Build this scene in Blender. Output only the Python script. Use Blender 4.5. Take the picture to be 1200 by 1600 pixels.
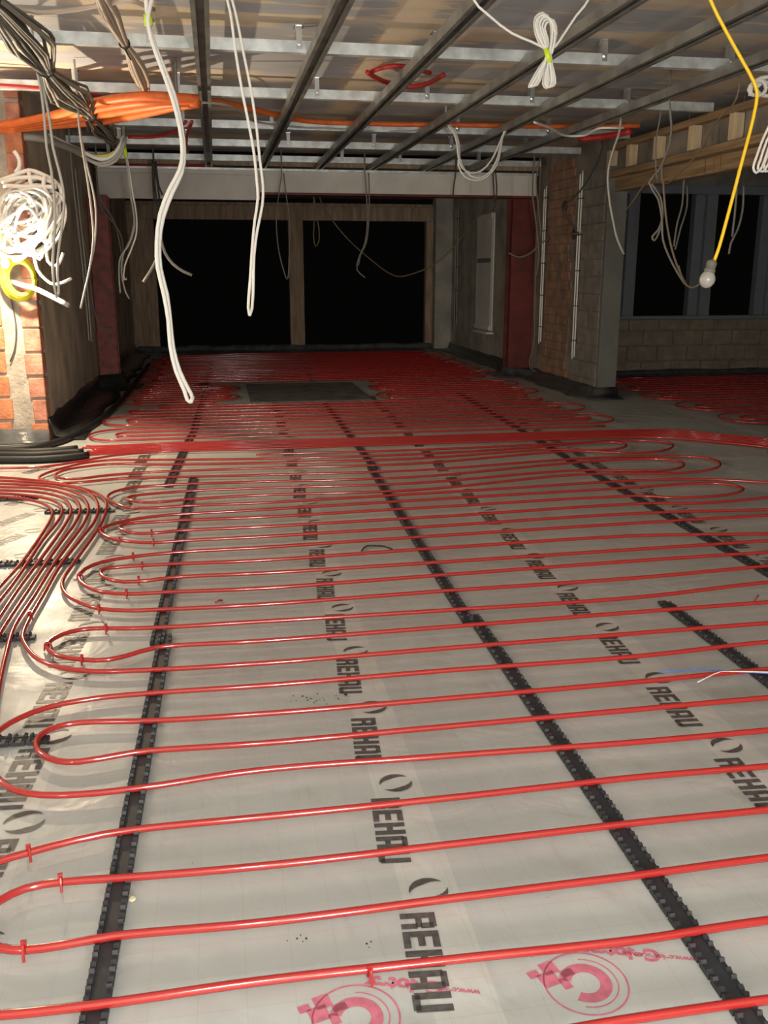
import bpy, bmesh, math, random
import numpy as np
from mathutils import Vector, Matrix
random.seed(7)
sc = bpy.context.scene
for o in list(bpy.data.objects): bpy.data.objects.remove(o)
C = sc.collection

# ------------------------------------------------------------------ camera
F, H = 1450.0, 1.45                       # focal length in pixels of the 1200x1600 frame, eye height
PITCH = math.atan(375/F); YAW = math.atan(265/math.hypot(F, 375))
cam = bpy.data.cameras.new('camera'); camo = bpy.data.objects.new('camera', cam); C.objects.link(camo)
camo.location = (0, 0, H)
camo.rotation_euler = (math.pi/2-PITCH, 0, -YAW)
cam.sensor_fit = 'VERTICAL'; cam.sensor_height = 36; cam.lens = F/1600*36; cam.clip_end = 200; cam.clip_start = .02
sc.camera = camo

# ------------------------------------------------------------------ world, light, exposure
w = bpy.data.worlds.new('night'); sc.world = w; w.use_nodes = True
w.node_tree.nodes['Background'].inputs[0].default_value = (.0052, .0045, .0040, 1)
w.node_tree.nodes['Background'].inputs[1].default_value = .3
vs = sc.view_settings
vs.view_transform = 'Standard'; vs.look = 'None'; vs.gamma = 1; vs.use_curve_mapping = False
vs.exposure = -0.06
def lamp(name, loc, power, col, r=.03):
    l = bpy.data.lights.new(name, 'POINT'); l.energy = power; l.color = col; l.shadow_soft_size = r
    o = bpy.data.objects.new(name, l); C.objects.link(o); o.location = loc; return o
FLASH_W, LEFT_W, BACK_W, BACK2_W, SIDE_FILL_W = 108, 185, 560, 110, 80
lamp('phone_flash', (-.01, .0, H+.05), FLASH_W, (.98, 1, .97), .012)

# ------------------------------------------------------------------ pixel -> place helpers
_cp, _sp, _cy, _sy = math.cos(PITCH), math.sin(PITCH), math.cos(YAW), math.sin(YAW)
def ray(px, py):
    x = (px-600)/F; y = (800-py)/F
    up = y*_cp-_sp; fw = _cp+y*_sp
    return Vector((x*_cy+fw*_sy, -x*_sy+fw*_cy, up))
def fl(px, py, z=0.): r = ray(px, py); return Vector((0, 0, H))+r*((z-H)/r.z)
def at(px, py, Y): r = ray(px, py); return Vector((0, 0, H))+r*(Y/r.y)

# ------------------------------------------------------------------ materials
MATS = {}
def mat(name, col, rough=.6, metal=0, spec=.5, var=.0, vscale=8, col2=None, bump=0, bscale=30, emit=0, detail=4, stretch=(1, 1, 1), alpha=1, trans=0):
    m = bpy.data.materials.new(name); m.use_nodes = True; MATS[name] = m
    nt = m.node_tree; b = nt.nodes['Principled BSDF']
    b.inputs['Base Color'].default_value = (*col, 1); b.inputs['Roughness'].default_value = rough
    b.inputs['Metallic'].default_value = metal; b.inputs['Specular IOR Level'].default_value = spec
    if trans: b.inputs['Transmission Weight'].default_value = trans
    tc = nt.nodes.new('ShaderNodeTexCoord'); mp = nt.nodes.new('ShaderNodeMapping')
    mp.inputs['Scale'].default_value = stretch
    nt.links.new(tc.outputs['Object'], mp.inputs[0])
    if var or col2:
        n = nt.nodes.new('ShaderNodeTexNoise'); n.inputs['Scale'].default_value = vscale; n.inputs['Detail'].default_value = detail
        nt.links.new(mp.outputs[0], n.inputs['Vector'])
        r = nt.nodes.new('ShaderNodeValToRGB'); r.color_ramp.elements[0].position = .35; r.color_ramp.elements[1].position = .65
        c2 = col2 or tuple(min(1, c*(1+var)) for c in col); c1 = col if col2 else tuple(c*(1-var) for c in col)
        r.color_ramp.elements[0].color = (*c1, 1); r.color_ramp.elements[1].color = (*c2, 1)
        nt.links.new(n.outputs[0], r.inputs[0]); nt.links.new(r.outputs[0], b.inputs['Base Color'])
    if bump:
        n = nt.nodes.new('ShaderNodeTexNoise'); n.inputs['Scale'].default_value = bscale; n.inputs['Detail'].default_value = 5
        nt.links.new(mp.outputs[0], n.inputs['Vector'])
        bp = nt.nodes.new('ShaderNodeBump'); bp.inputs['Strength'].default_value = bump; bp.inputs['Distance'].default_value = .02
        nt.links.new(n.outputs[0], bp.inputs['Height']); nt.links.new(bp.outputs[0], b.inputs['Normal'])
    if emit:
        b.inputs['Emission Color'].default_value = (*col, 1); b.inputs['Emission Strength'].default_value = emit
    return m
mat('red_pipe', (.40, .022, .020), .12, spec=1.0)
mat('red_conduit', (.45, .03, .03), .45)
mat('orange', (.72, .15, .03), .5, var=.12, vscale=12)
mat('rail', (.026, .027, .031), .55, var=.2, vscale=20)
mat('print_black', (.085, .082, .078), .45, var=.3, vscale=60)
mat('print_red', (.52, .15, .21), .5, var=.15, vscale=40)
mat('print_grey', (.25, .22, .2), .5)
mat('galv', (.66, .72, .74), .42, metal=.45, var=.22, vscale=9, bump=.05, bscale=14)
mat('galv_dark', (.30, .30, .285), .42, metal=.6, var=.25, vscale=5)
mat('galv_bolt', (.75, .78, .8), .25, metal=.9)
mat('white_board', (.70, .68, .64), .7, var=.06, vscale=4)
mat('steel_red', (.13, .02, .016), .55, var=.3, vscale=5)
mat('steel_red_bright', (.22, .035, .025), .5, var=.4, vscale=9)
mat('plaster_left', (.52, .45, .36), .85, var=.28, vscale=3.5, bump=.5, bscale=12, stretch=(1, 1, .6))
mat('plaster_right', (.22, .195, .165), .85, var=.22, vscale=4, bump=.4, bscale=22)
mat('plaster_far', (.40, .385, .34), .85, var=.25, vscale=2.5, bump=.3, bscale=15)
mat('mortar', (.38, .34, .29), .9, var=.2, vscale=9, bump=.6, bscale=35)
mat('mortar_dark', (.20, .17, .13), .9, var=.25, vscale=9, bump=.6, bscale=35)
mat('clay', (.50, .19, .095), .85, var=.25, vscale=9, bump=.5, bscale=40)
mat('clay_pink', (.46, .20, .14), .85, var=.3, vscale=8, bump=.5, bscale=40)
mat('clay_dark', (.26, .165, .115), .85, var=.25, vscale=6, bump=.5, bscale=40)
mat('clay_worn', (.30, .16, .10), .85, var=.25, vscale=6, bump=.5, bscale=40)
mat('block', (.25, .205, .155), .9, var=.2, vscale=7, bump=.5, bscale=45)
mat('block_grey', (.22, .205, .18), .9, var=.2, vscale=7, bump=.5, bscale=45)
mat('concrete_grey', (.155, .16, .145), .8, var=.12, vscale=3, bump=.2)
mat('timber', (.30, .20, .11), .75, var=.3, vscale=6, stretch=(6, .25, 6), bump=.2)
mat('timber_far', (.40, .30, .21), .8, var=.25, vscale=5, stretch=(5, 5, .5), bump=.2)
mat('stud', (.62, .48, .31), .7, var=.12, vscale=8, stretch=(4, 4, .6))
mat('window_grey', (.20, .215, .245), .45, var=.05)
mat('window_white', (.85, .85, .81), .4)
mat('pane_white', (.82, .82, .79), .35, var=.08, vscale=3)
mat('membrane', (.028, .029, .031), .32, var=.3, vscale=10, bump=.9, bscale=9)
mat('membrane_mid', (.06, .062, .064), .35, var=.35, vscale=8, bump=.8, bscale=10)
mat('membrane_grey', (.11, .115, .12), .35, var=.3, vscale=8, bump=.6, bscale=12)
mat('insulation_black', (.008, .008, .009), .6)
mat('cable_white', (.80, .79, .75), .42)
mat('cable_grey', (.42, .41, .38), .5)
mat('cable_dim', (.20, .19, .17), .55)
mat('cable_dark', (.06, .055, .05), .55)
mat('cable_brown', (.22, .17, .10), .6)
mat('cable_blue', (.10, .18, .55), .4)
mat('bundle_a', (.16, .15, .135), .55); mat('bundle_b', (.28, .25, .21), .55); mat('bundle_c', (.07, .065, .06), .55)
mat('bundle_pale', (.52, .42, .34), .55)
mat('yellow', (.85, .55, .01), .4)
mat('yellow_coil', (.80, .74, .03), .4)
mat('tape', (.62, .85, .02), .45)
mat('tie', (.02, .02, .02), .4)
mat('lamp_holder', (.15, .145, .12), .5)
mat('bulb_glass', (.36, .35, .32), .12, spec=.6)
mat('bulb_lit', (1, .80, .52), .3, emit=55)
mat('bulb_lit_back', (1, .90, .76), .3, emit=30)
mat('sack', (.62, .62, .6), .7, bump=.6, bscale=20)
mat('blue_plastic', (.03, .22, .55), .35)
mat('hatch', (.15, .15, .145), .5, var=.35, vscale=5, bump=.4, bscale=12)
mat('grit', (.03, .025, .02), .9)
mat('pale_chip', (.75, .68, .45), .7)

def foil_material():
    m = bpy.data.materials.new('foil'); m.use_nodes = True; nt = m.node_tree; L = nt.links; N = nt.nodes.new
    b = nt.nodes['Principled BSDF']; b.inputs['Roughness'].default_value = .30; b.inputs['Specular IOR Level'].default_value = .55
    tc = N('ShaderNodeTexCoord')
    def noise(scale, detail=4, st=(1, 1, 1), dist=0):
        mp = N('ShaderNodeMapping'); mp.inputs['Scale'].default_value = st; L.new(tc.outputs['Object'], mp.inputs[0])
        n = N('ShaderNodeTexNoise'); n.inputs['Scale'].default_value = scale; n.inputs['Detail'].default_value = detail; n.inputs['Distortion'].default_value = dist
        L.new(mp.outputs[0], n.inputs['Vector']); return n.outputs[0]
    def ramp(src, p0, c0, p1, c1):
        r = N('ShaderNodeValToRGB'); r.color_ramp.elements[0].position = p0; r.color_ramp.elements[1].position = p1
        r.color_ramp.elements[0].color = (*c0, 1); r.color_ramp.elements[1].color = (*c1, 1); L.new(src, r.inputs[0]); return r.outputs[0]
    def mix(mode, fac, a, c):
        x = N('ShaderNodeMix'); x.data_type = 'RGBA'; x.blend_type = mode
        if isinstance(fac, float): x.inputs[0].default_value = fac
        else: L.new(fac, x.inputs[0])
        L.new(a, x.inputs[6]); L.new(c, x.inputs[7]); return x.outputs[2]
    def math_(op, a, v=None, v2=None):
        x = N('ShaderNodeMath'); x.operation = op
        if isinstance(a, (int, float)): x.inputs[0].default_value = a
        else: L.new(a, x.inputs[0])
        if v is not None:
            if isinstance(v, (int, float)): x.inputs[1].default_value = v
            else: L.new(v, x.inputs[1])
        return x.outputs[0]
    base = ramp(noise(1.3, 5), .3, (.40, .42, .405), .7, (.49, .51, .49))
    sep = N('ShaderNodeSeparateXYZ'); L.new(tc.outputs['Object'], sep.inputs[0])
    # overlapping sheets of foil: long seams along the room
    x1 = math_('ADD', sep.outputs[0], math_('MULTIPLY', sep.outputs[1], -.02))
    fr = math_('FRACT', math_('MULTIPLY', math_('ADD', x1, 3.98), 1/1.08))
    seam = math_('LESS_THAN', fr, .13)
    light = N('ShaderNodeRGB'); light.outputs[0].default_value = (.57, .57, .535, 1)
    base = mix('MIX', math_('MULTIPLY', seam, .5), base, light.outputs[0])
    # printed 100 mm grid, faint under the foil
    gx = math_('LESS_THAN', math_('FRACT', math_('MULTIPLY', sep.outputs[0], 10.)), .022)
    gy = math_('LESS_THAN', math_('FRACT', math_('MULTIPLY', sep.outputs[1], 10.)), .022)
    grid = math_('MULTIPLY', math_('MAXIMUM', gx, gy), .22)
    gcol = N('ShaderNodeRGB'); gcol.outputs[0].default_value = (.30, .27, .23, 1)
    base = mix('MIX', grid, base, gcol.outputs[0])
    # smears of dirt and specks
    sm = ramp(noise(4, 6, (1, .6, 1), .6), .60, (0, 0, 0), .78, (1, 1, 1))
    dirt = N('ShaderNodeRGB'); dirt.outputs[0].default_value = (.24, .22, .18, 1)
    base = mix('MIX', math_('MULTIPLY', sm, .45), base, dirt.outputs[0])
    spk = ramp(noise(70, 2), .74, (0, 0, 0), .77, (1, 1, 1))
    patch = ramp(noise(2.2, 2), .56, (0, 0, 0), .64, (1, 1, 1))
    dk = N('ShaderNodeRGB'); dk.outputs[0].default_value = (.08, .07, .06, 1)
    base = mix('MIX', math_('MULTIPLY', spk, patch), base, dk.outputs[0])
    L.new(base, b.inputs['Base Color'])
    rr = ramp(noise(3, 3), .3, (.34, .34, .34), .7, (.52, .52, .52)); L.new(rr, b.inputs['Roughness'])
    h = math_('ADD', math_('MULTIPLY', noise(2.6, 3, (1, 1, 1), 1.2), 1.0), math_('MULTIPLY', noise(14, 3, (1, .4, 1), .8), .16))
    bp = N('ShaderNodeBump'); bp.inputs['Strength'].default_value = .22; bp.inputs['Distance'].default_value = .05
    L.new(h, bp.inputs['Height']); L.new(bp.outputs[0], b.inputs['Normal'])
    MATS['foil'] = m
foil_material()

def ceiling_material():
    m = bpy.data.materials.new('ceiling_board'); m.use_nodes = True; nt = m.node_tree; L = nt.links; N = nt.nodes.new
    b = nt.nodes['Principled BSDF']; b.inputs['Roughness'].default_value = .85
    tc = N('ShaderNodeTexCoord'); sep = N('ShaderNodeSeparateXYZ'); L.new(tc.outputs['Object'], sep.inputs[0])
    def noise(scale, st, detail=4):
        mp = N('ShaderNodeMapping'); mp.inputs['Scale'].default_value = st; L.new(tc.outputs['Object'], mp.inputs[0])
        n = N('ShaderNodeTexNoise'); n.inputs['Scale'].default_value = scale; n.inputs['Detail'].default_value = detail
        L.new(mp.outputs[0], n.inputs['Vector']); return n.outputs[0]
    def M(op, a, v=0):
        x = N('ShaderNodeMath'); x.operation = op
        for i, q in enumerate((a, v)):
            if isinstance(q, (int, float)): x.inputs[i].default_value = q
            else: L.new(q, x.inputs[i])
        return x.outputs[0]
    def smooth(a, lo, hi):
        x = N('ShaderNodeMapRange'); x.interpolation_type = 'SMOOTHSTEP'; x.inputs[1].default_value = lo; x.inputs[2].default_value = hi
        L.new(a, x.inputs[0]); return x.outputs[0]
    nz = noise(1.6, (.5, 2.2, 1), 6); nz2 = noise(5, (.35, 2.2, 1), 5)
    # filled joints across the room every 0.87 m, filled end joint along it
    yy = M('ADD', sep.outputs[1], M('MULTIPLY', M('SUBTRACT', nz, .5), .9))
    d = M("ABSOLUTE", M("SUBTRACT", M('FRACT', M('MULTIPLY', M('ADD', yy, .22), 1/.87)), .5))
    j1 = smooth(M('SUBTRACT', .24, d), 0, .05)
    xx = M('ADD', sep.outputs[0], M('MULTIPLY', M('SUBTRACT', nz2, .5), .45))
    dx = M("ABSOLUTE", M("SUBTRACT", M('FRACT', M('MULTIPLY', M('ADD', xx, .25), 1/3.0)), .5))
    j2 = smooth(M('SUBTRACT', .055, dx), 0, .01)
    spots = smooth(nz2, .60, .66)
    keep = smooth(noise(1.1, (.6, 1, 1), 3), .36, .50)
    f = M('MAXIMUM', M('MAXIMUM', M('MULTIPLY', j1, keep), j2), spots)
    mx = N('ShaderNodeMix'); mx.data_type = 'RGBA'; L.new(f, mx.inputs[0])
    mx.inputs[6].default_value = (.47, .48, .52, 1); mx.inputs[7].default_value = (.76, .63, .48, 1)
    m2 = N('ShaderNodeMix'); m2.data_type = 'RGBA'; m2.blend_type = 'MULTIPLY'; m2.inputs[0].default_value = .5
    L.new(mx.outputs[2], m2.inputs[6])
    r = N('ShaderNodeValToRGB'); r.color_ramp.elements[0].color = (.55, .55, .55, 1); r.color_ramp.elements[0].position = .3; r.color_ramp.elements[1].position = .7
    L.new(noise(2.4, (.5, 1.5, 1), 5), r.inputs[0]); L.new(r.outputs[0], m2.inputs[7])
    L.new(m2.outputs[2], b.inputs['Base Color'])
    MATS['ceiling_board'] = m
ceiling_material()

# ------------------------------------------------------------------ mesh helpers
def link(name, mesh, m=None, parent=None):
    o = bpy.data.objects.new(name, mesh); C.objects.link(o)
    if m and not mesh.materials: mesh.materials.append(MATS[m] if isinstance(m, str) else m)
    if parent: o.parent = parent
    return o
def tag(o, label=None, cat=None, group=None, kind=None):
    if label: o['label'] = label
    if cat: o['category'] = cat
    if group: o['group'] = group
    if kind: o['kind'] = kind
    return o
def empty(name, loc=(0, 0, 0)):
    o = bpy.data.objects.new(name, None); o.empty_display_size = .05; o.location = loc; C.objects.link(o); return o
class MB:
    def __init__(s): s.v = []; s.f = []
    def add(s, v, f):
        k = len(s.v); s.v += [tuple(p) for p in v]; s.f += [tuple(i+k for i in q) for q in f]; return s
    def box(s, x0, x1, y0, y1, z0, z1):
        return s.add([(x, y, z) for z in (z0, z1) for y in (y0, y1) for x in (x0, x1)],
                     [(0, 2, 3, 1), (4, 5, 7, 6), (0, 1, 5, 4), (2, 6, 7, 3), (0, 4, 6, 2), (1, 3, 7, 5)])
    def prism(s, poly, a, b, axis):
        """poly in the plane across axis, extruded from a to b. axis 'y': poly=(x,z); 'x': (y,z); 'z': (x,y)"""
        n = len(poly)
        mk = {'y': lambda p, t: (p[0], t, p[1]), 'x': lambda p, t: (t, p[0], p[1]), 'z': lambda p, t: (p[0], p[1], t)}[axis]
        v = [mk(p, a) for p in poly]+[mk(p, b) for p in poly]
        return s.add(v, [tuple(range(n)), tuple(range(2*n-1, n-1, -1))]+[(i, i+n, (i+1) % n+n, (i+1) % n) for i in range(n)])
    def mesh(s, name, smooth=False, bev=0):
        me = bpy.data.meshes.new(name); me.from_pydata(s.v, [], s.f); me.validate()
        bm = bmesh.new(); bm.from_mesh(me); bmesh.ops.recalc_face_normals(bm, faces=bm.faces)
        if bev: bmesh.ops.bevel(bm, geom=bm.edges[:], offset=bev, segments=1, affect='EDGES')
        bm.to_mesh(me); bm.free()
        if smooth: me.shade_smooth()
        return me
    def build(s, name, m, parent=None, smooth=False, bev=0): return link(name, s.mesh(name, smooth, bev), m, parent)
def boxo(name, m, x0, x1, y0, y1, z0, z1, parent=None, bev=0): return MB().box(x0, x1, y0, y1, z0, z1).build(name, m, parent, bev=bev)

def smooth_path(pts, step=.05, nmax=14):
    P = [Vector(p) for p in pts]
    if len(P) < 3:
        return P
    out = []
    for i in range(len(P)-1):
        p1, p2 = P[i], P[i+1]
        p0 = P[i-1] if i else p1*2-p2
        p3 = P[i+2] if i+2 < len(P) else p2*2-p1
        # centripetal Catmull-Rom: no loops on uneven spacing
        t0 = 0; t1 = t0+max(1e-5, (p1-p0).length)**.5; t2 = t1+max(1e-5, (p2-p1).length)**.5; t3 = t2+max(1e-5, (p3-p2).length)**.5
        n = max(2, min(nmax, int((p2-p1).length/step)))
        for k in range(n):
            t = t1+(t2-t1)*k/n
            a1 = p0*((t1-t)/(t1-t0))+p1*((t-t0)/(t1-t0)); a2 = p1*((t2-t)/(t2-t1))+p2*((t-t1)/(t2-t1)); a3 = p2*((t3-t)/(t3-t2))+p3*((t-t2)/(t3-t2))
            b1 = a1*((t2-t)/(t2-t0))+a2*((t-t0)/(t2-t0)); b2 = a2*((t3-t)/(t3-t1))+a3*((t-t1)/(t3-t1))
            out.append(b1*((t2-t)/(t2-t1))+b2*((t-t1)/(t2-t1)))
    out.append(P[-1]); return out
def tube_mb(pts, r, sides=8, smooth=True, step=.05, mb=None, closed=False, nmax=14):
    P = smooth_path(pts, step, nmax) if smooth else [Vector(p) for p in pts]
    mb = mb or MB(); n = len(P); v = []; f = []
    ref = None
    for i in range(n):
        t = (P[min(i+1, n-1)]-P[max(i-1, 0)])
        if t.length < 1e-9: t = Vector((0, 0, 1))
        t.normalize()
        if ref is None:
            ref = Vector((0, 0, 1)) if abs(t.z) < .9 else Vector((1, 0, 0))
        u = ref-t*ref.dot(t)
        if u.length < 1e-6: u = t.orthogonal()
        u.normalize(); ref = u; w_ = t.cross(u)
        for k in range(sides):
            a = 2*math.pi*k/sides; v.append(P[i]+u*(r*math.cos(a))+w_*(r*math.sin(a)))
    for i in range(n-1):
        for k in range(sides):
            k2 = (k+1) % sides; f.append((i*sides+k, i*sides+k2, (i+1)*sides+k2, (i+1)*sides+k))
    f.append(tuple(range(sides-1, -1, -1))); f.append(tuple(range((n-1)*sides, n*sides)))
    return mb.add(v, f)
def tube(name, pts, r, m, parent=None, sides=8, **k): return tube_mb(pts, r, sides, **k).build(name, m, parent, smooth=True)
def lathe(name, prof, m, parent=None, seg=20, loc=(0, 0, 0), rot=None):
    mb = MB(); v = []; f = []; n = len(prof)
    for i, (r, z) in enumerate(prof):
        for k in range(seg):
            a = 2*math.pi*k/seg; v.append((r*math.cos(a), r*math.sin(a), z))
    for i in range(n-1):
        for k in range(seg):
            k2 = (k+1) % seg; f.append((i*seg+k, i*seg+k2, (i+1)*seg+k2, (i+1)*seg+k))
    f.append(tuple(range(seg-1, -1, -1))); f.append(tuple(range((n-1)*seg, n*seg)))
    mb.add(v, f); o = mb.build(name, m, parent, smooth=True); o.location = loc
    if rot: o.rotation_euler = rot
    return o
def S(o): o['kind'] = 'structure'; return o

XL, XR, YB = -1.5, 4.4, 17.9
# ------------------------------------------------------------------ the shell
floor = S(boxo('floor', 'foil', -4, 9.6, -4, 18.1, -.1, 0))
ceiling = S(boxo('ceiling', 'ceiling_board', -4, 9.6, -4, 12.85, 2.95, 3.05))
S(boxo('ceiling', 'timber_far', -1.7, 4.7, 12.85, 18.2, 2.78, 2.9))
S(boxo('wall_behind', 'plaster_left', -4.1, 9.7, -4.1, -4, 0, 3.05))
S(boxo('wall_outer_left', 'plaster_left', -4.1, -4, -4, 9.75, 0, 3.05))
S(boxo('wall_left_room', 'plaster_far', -4, -1.98, 9.6, 9.75, 0, 3.0))
S(boxo('wall_light_block', 'plaster_right', 5.2, 5.4, -4, 6.5, 0, 2.95))  # unseen wall added to keep lamp light out of the right-hand room
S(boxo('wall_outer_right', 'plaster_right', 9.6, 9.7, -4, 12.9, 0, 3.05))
S(boxo('wall_left', 'plaster_left', XL-.3, XL, 8.64, 17.9, 0, 2.95))
# brick end of the left wall: mortar core with separate bricks either side
pier = S(boxo('wall_pier', 'mortar', -1.90, XL-.005, 8.50, 8.70, 0, 2.95))
for k in range(15):
    z0 = .0+k*.2; h = .185+random.uniform(-.012, .008)
    a = random.uniform(-.012, .012)
    boxo('brick', 'clay', -1.915, -1.79+a, 8.475+random.uniform(0, .012), 8.66, z0+.006, min(z0+h, 2.94), pier, bev=.006)
    z1 = z0+random.uniform(-.02, .02)
    boxo('brick', random.choice(['clay_pink', 'clay_pink', 'clay']), -1.625+a*1.5, XL+.003, 8.47+random.uniform(0, .012), 8.66, max(.005, z1+.005), min(z1+h, 2.94), pier, bev=.006)
# right wall with brickwork, grey end
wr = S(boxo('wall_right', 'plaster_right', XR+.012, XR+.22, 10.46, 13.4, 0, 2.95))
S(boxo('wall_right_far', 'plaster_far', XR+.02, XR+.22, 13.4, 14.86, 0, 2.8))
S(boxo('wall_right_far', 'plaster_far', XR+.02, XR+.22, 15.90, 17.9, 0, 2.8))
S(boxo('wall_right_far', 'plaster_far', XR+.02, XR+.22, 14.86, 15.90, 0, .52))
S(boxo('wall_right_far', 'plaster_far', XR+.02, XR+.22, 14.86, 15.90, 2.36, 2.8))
boxo('end_panel', 'concrete_grey', XR+.005, XR+.235, 10.40, 10.46, 0, 2.6, wr, bev=.004)
for k in range(13):                                   # block courses on the near strip
    z0 = k*.2+.004; cut = (11.02 if k % 2 else 10.86)+random.uniform(-.03, .03)
    end = 11.36+random.uniform(-.05, .04)
    boxo('block', 'block_grey', XR+random.uniform(-.006, .004), XR+.03, 10.47, cut-.008, z0, z0+.188, wr, bev=.004)
    boxo('block', 'block_grey', XR+random.uniform(-.006, .004), XR+.03, cut+.008, end, z0, z0+.188, wr, bev=.004)
for k in range(25):                                   # exposed clay brick strip, ragged at both edges
    z0 = .01+k*.112; y = 11.42+.09*math.sin(k*.55)+random.uniform(-.06, .06); ye = 12.36+.05*math.sin(k*.8)+random.uniform(-.06, .06)
    while y < ye-.05:
        y2 = min(ye, y+random.choice((.235, .24, .12 if k % 2 else .25)))
        boxo('brick', random.choice(['clay_dark', 'clay_dark', 'clay_worn']), XR-.004+random.uniform(-.008, .003), XR+.02, y, y2-.009, z0, min(z0+.102, 2.93), wr, bev=.003)
        y = y2
S(boxo('wall_far_corner', 'plaster_far', XR-.30, XR+.02, 17.62, 17.9, 0, 2.78))
# far wall: timber frame, two dark openings to the night
wb = S(empty('wall_back', (0, YB, 0)))
def wbpart(name, m, x0, x1, y0, y1, z0, z1): return boxo(name, m, x0, x1, y0, y1, z0, z1, wb, bev=.005)
for o in (wbpart('lintel', 'timber_far', XL, XR, -.06, .12, 2.37, 2.62), wbpart('lintel', 'timber_far', XL, XR, .02, .12, 2.62, 2.68),
          wbpart('post', 'timber_far', XL, -1.04, -.05, .12, .1, 2.37), wbpart('post', 'timber_far', 1.37, 1.64, -.06, .14, .1, 2.37),
          wbpart('post', 'timber_far', 3.97, XR-.28, -.05, .12, .1, 2.37), wbpart('threshold', 'concrete_grey', XL, XR, -.05, .2, 0, .1)): pass
for x in (1.40, 1.60): wbpart('batten', 'timber_far', x-.02, x+.02, .14, .17, .1, 2.37)
# right-hand room: block parapet with window posts
par = S(boxo('wall_parapet', 'mortar_dark', 4.62, 9.6, 12.66, 12.88, 0, .80))
for k in range(4):
    z0 = .0+k*.215; h = .20
    x = 4.63-(.23 if k % 2 else 0)
    while x < 9.55:
        a, b_ = max(4.63, x), min(9.58, x+.445)
        if b_-a > .04: boxo('block', 'block', a, b_, 12.635+random.uniform(-.006, .006), 12.68, z0+.006, min(z0+h, .79), par, bev=.006)
        x += .46
S(boxo('wall_over_window', 'plaster_right', 4.62, 9.6, 12.62, 12.88, 2.62, 2.95))
win = S(empty('window_1', (4.6, 12.62, .8)))
def wp(name, x0, x1, y0, y1, z0, z1, m='window_grey', p=win): return boxo(name, m, x0-4.6, x1-4.6, y0, y1, z0-.8, z1-.8, p, bev=.004)
wp('sill', 4.62, 9.58, -.04, .2, .80, .845); wp('head', 4.62, 9.58, .02, .18, 2.50, 2.62)
for xc in (5.60, 6.76, 7.80, 8.85):
    wp('mullion', xc+.06, xc+.22, .0, .12, .845, 2.50); wp('reveal', xc-.08, xc+.06, .07, .2, .845, 2.50)
# white upvc window in the far right wall
w2 = S(empty('window_2', (XR, 15.38, .52)))
def w2p(name, m, x0, x1, y0, y1, z0, z1): return boxo(name, m, x0, x1, y0, y1, z0, z1, w2, bev=.004)
w2p('frame', 'window_white', .0, .10, -.52, -.47, 0, 1.84); w2p('frame', 'window_white', .02, .10, .45, .52, 0, 1.84)
w2p('frame', 'window_white', -.02, .10, -.45, .45, 0, .07); w2p('frame', 'window_white', -.02, .10, -.45, .45, 1.77, 1.84)
w2p('mullion', 'window_white', .01, .08, -.40, -.36, .07, 1.77); w2p('transom', 'window_grey', .01, .09, -.36, .45, 1.08, 1.15)
w2p('pane', 'pane_white', .02, .04, -.36, .45, .07, 1.08); w2p('pane', 'pane_white', .02, .04, -.36, .45, 1.15, 1.77)
w2p('sill', 'window_white', -.10, .02, -.60, .2, -.05, -.02)
# membrane upstand along the walls
def upstand(name, path, m='membrane', out=.17, up=.17, side=1):
    """path: list of (x,y); side: +1 the room lies to the right of travel"""
    mb = MB(); prof = [(0, up), (.02, up*.6), (.05, up*.22), (out*.6, .022), (out, .006)]
    P = [Vector((a, b, 0)) for a, b in path]; Q = []
    for i in range(len(P)-1):
        n = max(1, int((P[i+1]-P[i]).length/.25))
        Q += [P[i].lerp(P[i+1], k/n) for k in range(n)]
    Q.append(P[-1]); v = []; n = len(prof)
    for i, q in enumerate(Q):
        t = (Q[min(i+1, len(Q)-1)]-Q[max(i-1, 0)]).normalized(); nn = Vector((t.y, -t.x, 0))*side
        j = 1+random.uniform(-.14, .14)
        for (d, z) in prof: v.append(q+nn*(d*j)+Vector((0, 0, z*(1+random.uniform(-.12, .12)))))
    f = [(i*n+k, i*n+k+1, (i+1)*n+k+1, (i+1)*n+k) for i in range(len(Q)-1) for k in range(n-1)]
    mb.add(v, f); o = mb.build(name, m, smooth=True)
    md = o.modifiers.new('thick', 'SOLIDIFY'); md.thickness = .004; return S(o)
upstand('baseboard_left', [(XL+.003, 8.5), (XL+.003, 12.2), (XL+.28, 12.28), (XL+.28, 12.58), (XL+.003, 12.62), (XL+.003, 17.8)], out=.30, up=.20)
upstand('baseboard_pier', [(-1.95, 8.465), (-1.49, 8.465)], 'membrane_grey', out=.10, up=.12)
upstand('baseboard_back', [(XL+.05, 17.83), (XR-.05, 17.83)], 'membrane_grey', out=.5, up=.12)
upstand('baseboard_right', [(XR-.002, 17.6), (XR-.002, 13.30), (4.05, 13.20), (4.05, 12.78), (XR-.02, 12.76), (XR-.02, 10.38), (XR+.25, 10.385)], 'membrane_mid', out=.22, up=.13)
upstand('baseboard_parapet', [(4.65, 12.62), (9.5, 12.62)], 'membrane_mid', out=.2, up=.08)

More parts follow.
